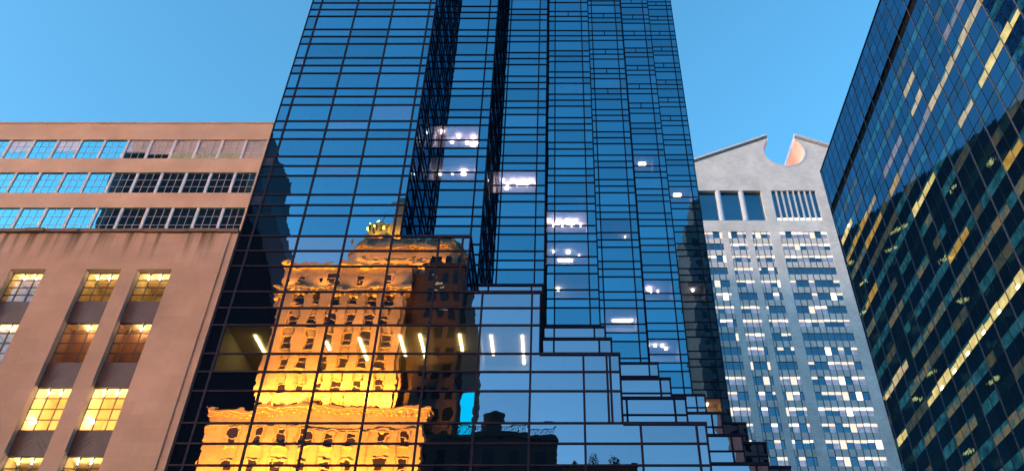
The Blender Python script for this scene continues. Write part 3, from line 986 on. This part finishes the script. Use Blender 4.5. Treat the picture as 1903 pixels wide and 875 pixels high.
# ------------------------------------------------------------------ across the street: what the glass mirrors
gold = thing('golden_tower', 'old stone tower floodlit gold with a stepped crown, mirrored in the blue tower', 'building', (-31, -30, 0))
def spot(parent, x, y, z, tx, ty, tz, energy, size=80, color=(1.0, 0.345, 0.022), soft=0.15):
    fx = MB(); fx.box(x - 0.2, x + 0.2, y - 0.15, y + 0.15, z - 0.35, z - 0.05, M['mullion']); fx.build('floodlight', parent)
    L_ = bpy.data.lights.new('flood', 'SPOT'); L_.energy = energy * EV * 0.6; L_.color = color; L_.spot_size = R(size); L_.spot_blend = 0.6; L_.shadow_soft_size = soft
    lo = bpy.data.objects.new('flood_lamp', L_); col.objects.link(lo); lo.parent = parent
    p = Vector((x, y, z + 0.1))
    lo.location = p - parent.location
    lo.rotation_euler = (p - Vector((tx, ty, tz))).to_track_quat('Z', 'Y').to_euler()
GY = -20.0
def rec_window(parent, x0, x1, z0, z1, y, deep=0.25):
    # a sash window: dark panes, sash bars and a projecting sill; glass faces +Y
    w = MB()
    w.face([(x1, y + 0.012, z0), (x0, y + 0.012, z0), (x0, y + 0.012, z1), (x1, y + 0.012, z1)], M['gold_win'])
    zm = (z0 + z1) / 2
    w.box(x0, x1, y + 0.014, y + 0.05, zm - 0.05, zm + 0.05, M['gold_trim'])
    for xx in (x0, x1):
        w.box(xx - 0.08, xx + 0.08, y - 0.1, y + 0.10, z0, z1, M['gold_trim'])
    w.box(x0 - 0.12, x1 + 0.12, y - 0.1, y + 0.2, z0 - 0.18, z0, M['gold_trim'])
    w.box(x0 - 0.12, x1 + 0.12, y - 0.1, y + 0.14, z1, z1 + 0.16, M['gold_trim'])
    w.build('window', parent)
mb = MB()
mb.box(-41.5, -22.0, -45, GY, 45, 75.2, M['gold_stone'])
mb.build('shaft', gold)
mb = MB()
mb.box(-22.0, -13.4, -45, GY - 1.5, 0, 75.0, M['gold_shaded'])
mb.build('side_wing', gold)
mb = MB()
mb.box(-45.4, -17.4, -45, -17.0, 0, 49.2, M['gold_stone'])
mb.build('base_wing', gold)
mb = MB()
mb.box(-45.6, -17.1, -46, -16.75, 49.2, 49.55, M['gold_trim'])
mb.box(-45.8, -16.9, -46, -16.55, 49.55, 49.85, M['gold_trim'])
x = -45.6
while x < -17:
    mb.box(x, x + 0.35, -17.0, -16.8, 48.75, 49.2, M['gold_trim']); x += 0.8
mb.box(-45.4, -17.4, -17.02, -16.9, 46.9, 47.15, M['gold_trim'])
mb.build('cornice', gold)
mb = MB()
mb.box(-41.8, -21.8, -46, -19.6, 70.2, 70.6, M['gold_trim'])
mb.box(-42.0, -21.6, -46, -19.4, 70.6, 71.0, M['gold_trim'])
mb.box(-41.9, -21.7, -46, -19.5, 74.9, 75.5, M['gold_trim'])
x = -41.7
while x < -22:
    mb.box(x, x + 0.4, -20.0, -19.45, 69.7, 70.2, M['gold_trim']); x += 0.9
mb.build('cornice', gold)
# pilaster strips between the window bays and carved panels under windows
mb = MB()
COLS = [-38.4, -35.7, -33.0, -30.2, -27.5, -24.7]
for c in [-40.0] + [(COLS[i] + COLS[i + 1]) / 2 for i in range(5)] + [-23.2]:
    mb.box(c - 0.58, c + 0.58, GY, GY + 0.5, 50, 69.7, M['gold_stone'])
mb.build('pier', gold)
mb = MB()
for c in COLS:
    for r in range(5):
        z = 68.0 - 3.6 * r - 1.5
        mb.box(c - 0.5, c + 0.5, GY, GY + 0.12, z, z + 1.1, M['gold_trim'])
mb.build('carved_panel', gold)
for c in COLS:
    for r in range(6):
        z = 68.0 - 3.6 * r
        rec_window(gold, c - 0.66, c + 0.66, z, z + 1.85, GY)
for c in (-38.4, -34.0, -30.2, -25.5):
    rec_window(gold, c - 0.6, c + 0.6, 71.7, 73.6, GY)
WC = [-41.5, -38.3, -35.2, -32.3, -29.4, -26.5, -22.2, -19.3]
for c in WC:
    for r in range(6):
        z = 44.6 - 3.9 * r
        rec_window(gold, c - 0.6, c + 0.6, z, z + 2.0, -17.0)
mb = MB()
for i in range(len(WC) - 1):
    c = (WC[i] + WC[i + 1]) / 2
    mb.box(c - 0.5, c + 0.5, -17.0, -16.85, 31, 46.9, M['gold_stone'])
mb.build('pier', gold)
# crown: octagonal upper stage, balustrade, lantern, chimney
def octo(cx, cy, rx, ry, ch):
    return [(cx - rx + ch, cy - ry), (cx + rx - ch, cy - ry), (cx + rx, cy - ry + ch), (cx + rx, cy + ry - ch), (cx + rx - ch, cy + ry), (cx - rx + ch, cy + ry), (cx - rx, cy + ry - ch), (cx - rx, cy - ry + ch)]
mb = MB()
mb.vprism(octo(-24.1, -30, 9.5, 8.0, 2.5), 75.0, 80.0, M['gold_stone'])
mb.vprism(octo(-24.1, -30, 9.7, 8.3, 2.5), 77.4, 77.8, M['gold_trim'])
mb.vprism(octo(-24.1, -30, 9.8, 8.4, 2.5), 80.0, 80.6, M['gold_trim'])
mb.vprism(octo(-24.1, -30, 8.6, 7.2, 2.2), 80.6, 82.6, M['gold_stone'])
mb.vprism(octo(-24.1, -30, 8.8, 7.4, 2.2), 82.6, 83.0, M['gold_trim'])
for i in range(9):
    mb.cyl(-32.8 + 2.05 * i, -21.8, 80.6, 81.9, 0.26, 0.10, M['gold_trim'], 8)
mb.build('crown', gold)
for c in (-30.5, -27.5, -24.5, -21.5, -18.8):
    rec_window(gold, c - 0.55, c + 0.55, 75.3, 77.0, -22.0)
mb = MB()
mb.vprism(octo(-29.2, -25, 2.3, 2.0, 0.7), 82.9, 84.4, M['gold_trim'])
for i in range(6):
    mb.cyl(-31.0 + 0.72 * i, -23.1, 84.4, 86.0, 0.18, 0.15, M['gold_trim'], 8)
mb.vprism(octo(-29.2, -25, 2.2, 1.9, 0.7), 86.0, 86.4, M['gold_trim'])
mb.cyl(-29.2, -25, 86.4, 88.2, 1.5, 0.2, M['gold_trim'], 12)
mb.cyl(-29.2, -25, 88.1, 90.0, 0.09, 0.03, M['gold_trim'], 8)
mb.build('lantern', gold)
for x, z in ((-30.9, 84.3), (-29.6, 85.0), (-28.2, 84.7), (-29.2, 86.6), (-30.7, 86.0)):
    lb = MB(); lb.cyl(x, -22.7, z, z + 0.3, 0.16, 0.16, M['lamp_gold'], 8); lb.build('lantern_lamp', gold)
mb = MB()
mb.box(-27.3, -24.9, -27, -23.5, 82.9, 90.6, M['gold_stone'])
mb.box(-27.5, -24.7, -27.2, -23.3, 90.6, 91.1, M['gold_trim'])
mb.box(-26.4, -25.0, -26.6, -24.0, 91.1, 92.6, M['gold_trim'])
mb.build('chimney', gold)
K_ = 3.3
for x in (-43.5, -38.5, -33.5, -28.5, -23.5, -20.0):
    spot(gold, x, -11.6, 32.0, x, -17, 42, 30000 * K_, 120)
for x in (-39.5, -35.5, -31.5, -27.5, -23.8):
    spot(gold, x, -16.9, 50.4, x, -20, 62, 13000 * K_, 125, (1.0, 0.36, 0.028))
for x in (-40, -35, -30, -25.5):
    spot(gold, x, -18.4, 71.3, x, -20.1, 74, 500 * K_, 140)
for x in (-32.0, -28.5, -25.0, -21.5, -17.8):
    spot(gold, x, -20.6, 76.0, x, -22.5, 79, 800 * K_, 140)
spot(gold, -26.2, -21.8, 83.2, -26.1, -24, 87, 6500, 110, (1.0, 0.2, 0.003))
spot(gold, -29.2, -21.6, 83.1, -29.2, -24, 86, 2400, 120, (1.0, 0.2, 0.003))

slab = thing('slab_building', 'plain dark brown slab with few lit windows, mirrored right of the golden tower', 'building', (-16, -26, 0))
mb = MB(); mb.box(-19.8, -14.0, -34, -18.6, 0, 74.4, M['slab']); mb.build('wall', slab)
mb = MB(); mb.box(-20.0, -13.8, -34.2, -18.4, 74.4, 75.0, M['slab']); mb.build('coping', slab)
for x, z in ((-18.2, 72.3), (-17.4, 70.9), (-17.6, 69.9), (-16.2, 66.0), (-18.4, 61.0)):
    w = MB(); w.box(x - 0.5, x + 0.5, -18.62, -18.55, z, z + 0.35, M['lamp_dim']); w.build('lit_window', slab)
w = MB()
for r in range(18):
    for c in range(3):
        w.box(-19.0 + 1.75 * c, -18.0 + 1.75 * c, -18.63, -18.57, 20 + 3.2 * r, 21.8 + 3.2 * r, M['black_win'])
w.build('window', slab)

curve = thing('curved_tower', 'dark tower whose edge sweeps outward in a curve, mirrored left of the golden tower', 'building', (-105, -135, 0))
edge = [(-103, 212), (-101, 200), (-99, 188), (-96.4, 180), (-93.2, 171.5), (-90.5, 165.5), (-87.2, 158.5), (-84.9, 154), (-82.7, 149), (-79.6, 140), (-76.5, 128), (-73.5, 110), (-71, 85), (-69.5, 50), (-69, 0)]
outer = [(-149, 0), (-69, 0)] + edge[::-1][1:] + [(-149, 212)]
inner = [(x - 4.2 - 0.025 * max(0, z - 100), z) for x, z in edge]
mb = MB(); mb.prism(outer, -150, -120.4, M['curve_stone']); mb.build('stone_frame', curve)
poly = [(-145, 3)] + [(inner[-1][0], 3)] + inner[::-1][1:-1] + [(inner[1][0], 205), (-145, 205)]
mb = MB(); mb.prism(poly, -120.9, -119.8, M['curve_glass']); mb.build('glass_front', curve)

low = thing('low_building', 'low dark building with an iron roof railing, mirrored near the bottom of the blue tower', 'building', (-6.5, -15, 0))
mb = MB(); mb.box(-15.5, -0.1, -22, -10, 0, 43.0, M['low_dark']); mb.box(-15.6, 0.0, -22.1, -9.85, 42.4, 43.05, M['low_dark']); mb.build('wall', low)
mb = MB()
random.seed(9)
mb.box(-15.5, -0.1, -10.06, -10.0, 43.95, 44.05, M['rail'])
x = -15.4
while x < -0.2:
    mb.box(x - 0.025, x + 0.025, -10.05, -10.01, 43.05, 43.95, M['rail'])
    x += 0.22
for q in range(20):
    x = -15.0 + 0.75 * q
    mb.prism([(x, 43.3), (x + 0.5, 43.85), (x + 0.45, 43.9), (x - 0.05, 43.36)], -10.06, -10.02, M['rail'])
mb.build('railing', low)
for c in range(5):
    w = MB(); xx = -13.8 + 2.9 * c
    w.box(xx - 0.6, xx + 0.6, -10.01, -9.95, 38.6, 41.0, M['black_win']); w.build('window', low)
tank = thing('water_tank', 'round dark roof tank standing on the railed low building, mirrored at the bottom', 'water tank', (-8.0, -14, 43))
mb = MB(); mb.cyl(-8.0, -14, 44.4, 47.2, 1.35, 1.3, M['low_dark'], 24); mb.cyl(-8.0, -14, 47.2, 47.9, 1.4, 0.3, M['low_dark'], 24); mb.build('barrel', tank)
for q in (-1, 1):
    for r in (-1, 1):
        mb = MB(); mb.box(-8.0 + q * 0.9 - 0.1, -8.0 + q * 0.9 + 0.1, -14 + r * 0.9 - 0.1, -14 + r * 0.9 + 0.1, 43.05, 44.4, M['rail']); mb.build('leg', tank)
panel = thing('light_panel', 'tall bright cyan lit panel, mirrored beside the golden tower', 'panel', (-11.7, -15.5, 43))
mb = MB(); mb.box(-12.7, -10.8, -15.6, -15.4, 44.0, 51.3, M['cyan']); mb.build('screen', panel)
mb = MB(); mb.box(-12.9, -10.6, -15.9, -15.62, 43.05, 51.5, M['rail']); mb.build('frame', panel)

lowb = thing('brick_building', 'low reddish brick building with roof plants, mirrored at the bottom edge', 'building', (4.5, -15, 0))
mb = MB(); mb.box(0.1, 9.2, -22, -10, 0, 39.0, M['brick_low']); mb.build('wall', lowb)
mb = MB(); mb.box(0.0, 9.3, -22.1, -9.9, 39.0, 39.3, M['low_dark']); mb.build('coping', lowb)
for c in range(3):
    w = MB(); w.box(1.4 + 2.7 * c, 2.5 + 2.7 * c, -10.01, -9.93, 34.2, 36.6, M['black_win']); w.build('window', lowb)
def shrub(x, y, z, h, label, seed):
    rnd = random.Random(seed)
    t = thing('shrub', label, 'shrub', (x, y, z), 0, 'roof plants on the low brick building')
    s_ = MB(); s_.cyl(x, y, z, z + h * 0.7, 0.06, 0.03, M['bark'], 8); s_.build('stem', t)
    f = MB()
    for i in range(260):
        a = rnd.uniform(0, 6.28); rr = rnd.uniform(0, 1) ** 0.5 * h * 0.38; zz_ = rnd.uniform(0.25, 1.0) * h
        rr *= 1.0 - 0.6 * abs(zz_ / h - 0.55)
        c = Vector((x + rr * math.cos(a), y + rr * math.sin(a), z + zz_))
        u = Vector((rnd.gauss(0, 1), rnd.gauss(0, 1), rnd.gauss(0, 1))).normalized() * 0.11
        v = Vector((rnd.gauss(0, 1), rnd.gauss(0, 1), rnd.gauss(0, 1))).normalized() * 0.07
        f.face([c - u, c + v, c + u, c - v], M['leaf'])
    f.build('foliage', t)
shrub(4.4, -11.0, 39.0, 1.9, 'bushy roof plant in the middle of the brick building edge', 1)
shrub(6.6, -11.2, 39.0, 1.6, 'narrow roof plant near the right end of the brick building', 2)
shrub(2.0, -11.1, 39.0, 1.1, 'smallest roof plant near the left end of the brick building', 3)

bt = thing('brick_tower', 'tall dark brown brick tower, mirrored in the right edge of the blue tower', 'building', (47, -30, 0))
mb = MB()
mb.box(33.4, 70, -45, -20, 0, 136.0, M['brick'])
mb.box(36.5, 70, -45, -22, 136.0, 146.0, M['brick'])
mb.build('wall', bt)
for c in range(4):
    w = MB()
    for r in range(30):
        xx = 35.2 + 3.0 * c
        w.box(xx, xx + 1.3, -20.01, -19.93, 24 + 3.6 * r, 26 + 3.6 * r, M['black_win'])
    w.build('window_column', bt)

ibm = thing('angled_tower', 'dark angled office tower with dim window rows, mirrored in the right-hand office block', 'building', (-15, 180, 0))
mb = MB(); mb.vprism([(-17, 122), (26, 193), (26, 235), (-60, 235), (-60, 122)], 0, 149.5, M['black_glass']); mb.build('wall', ibm)
ux, uy = 43 / math.hypot(43, 71), 71 / math.hypot(43, 71)
nx_, ny_ = uy, -ux
for r in range(32):
    z = 142 - 4.2 * r
    if z < 12: break
    w = MB()
    rnd = random.Random(r)
    t = 0.5
    while t < 82:
        L_ = 2.7
        a = (-17 + ux * t + nx_ * 0.03, 122 + uy * t + ny_ * 0.03); b = (-17 + ux * (t + L_) + nx_ * 0.03, 122 + uy * (t + L_) + ny_ * 0.03)
        p = rnd.random()
        mt = M['ibm_lit'] if p < 0.035 else (M['ibm_dim'] if p < 0.12 else M['black_win'])
        zb_ = z if mt != M['ibm_lit'] else z + 0.9
        w.face([(a[0], a[1], zb_), (b[0], b[1], zb_), (b[0], b[1], z + 1.7), (a[0], a[1], z + 1.7)], mt)
        t += L_ + 0.15
    w.build('window_band', ibm)
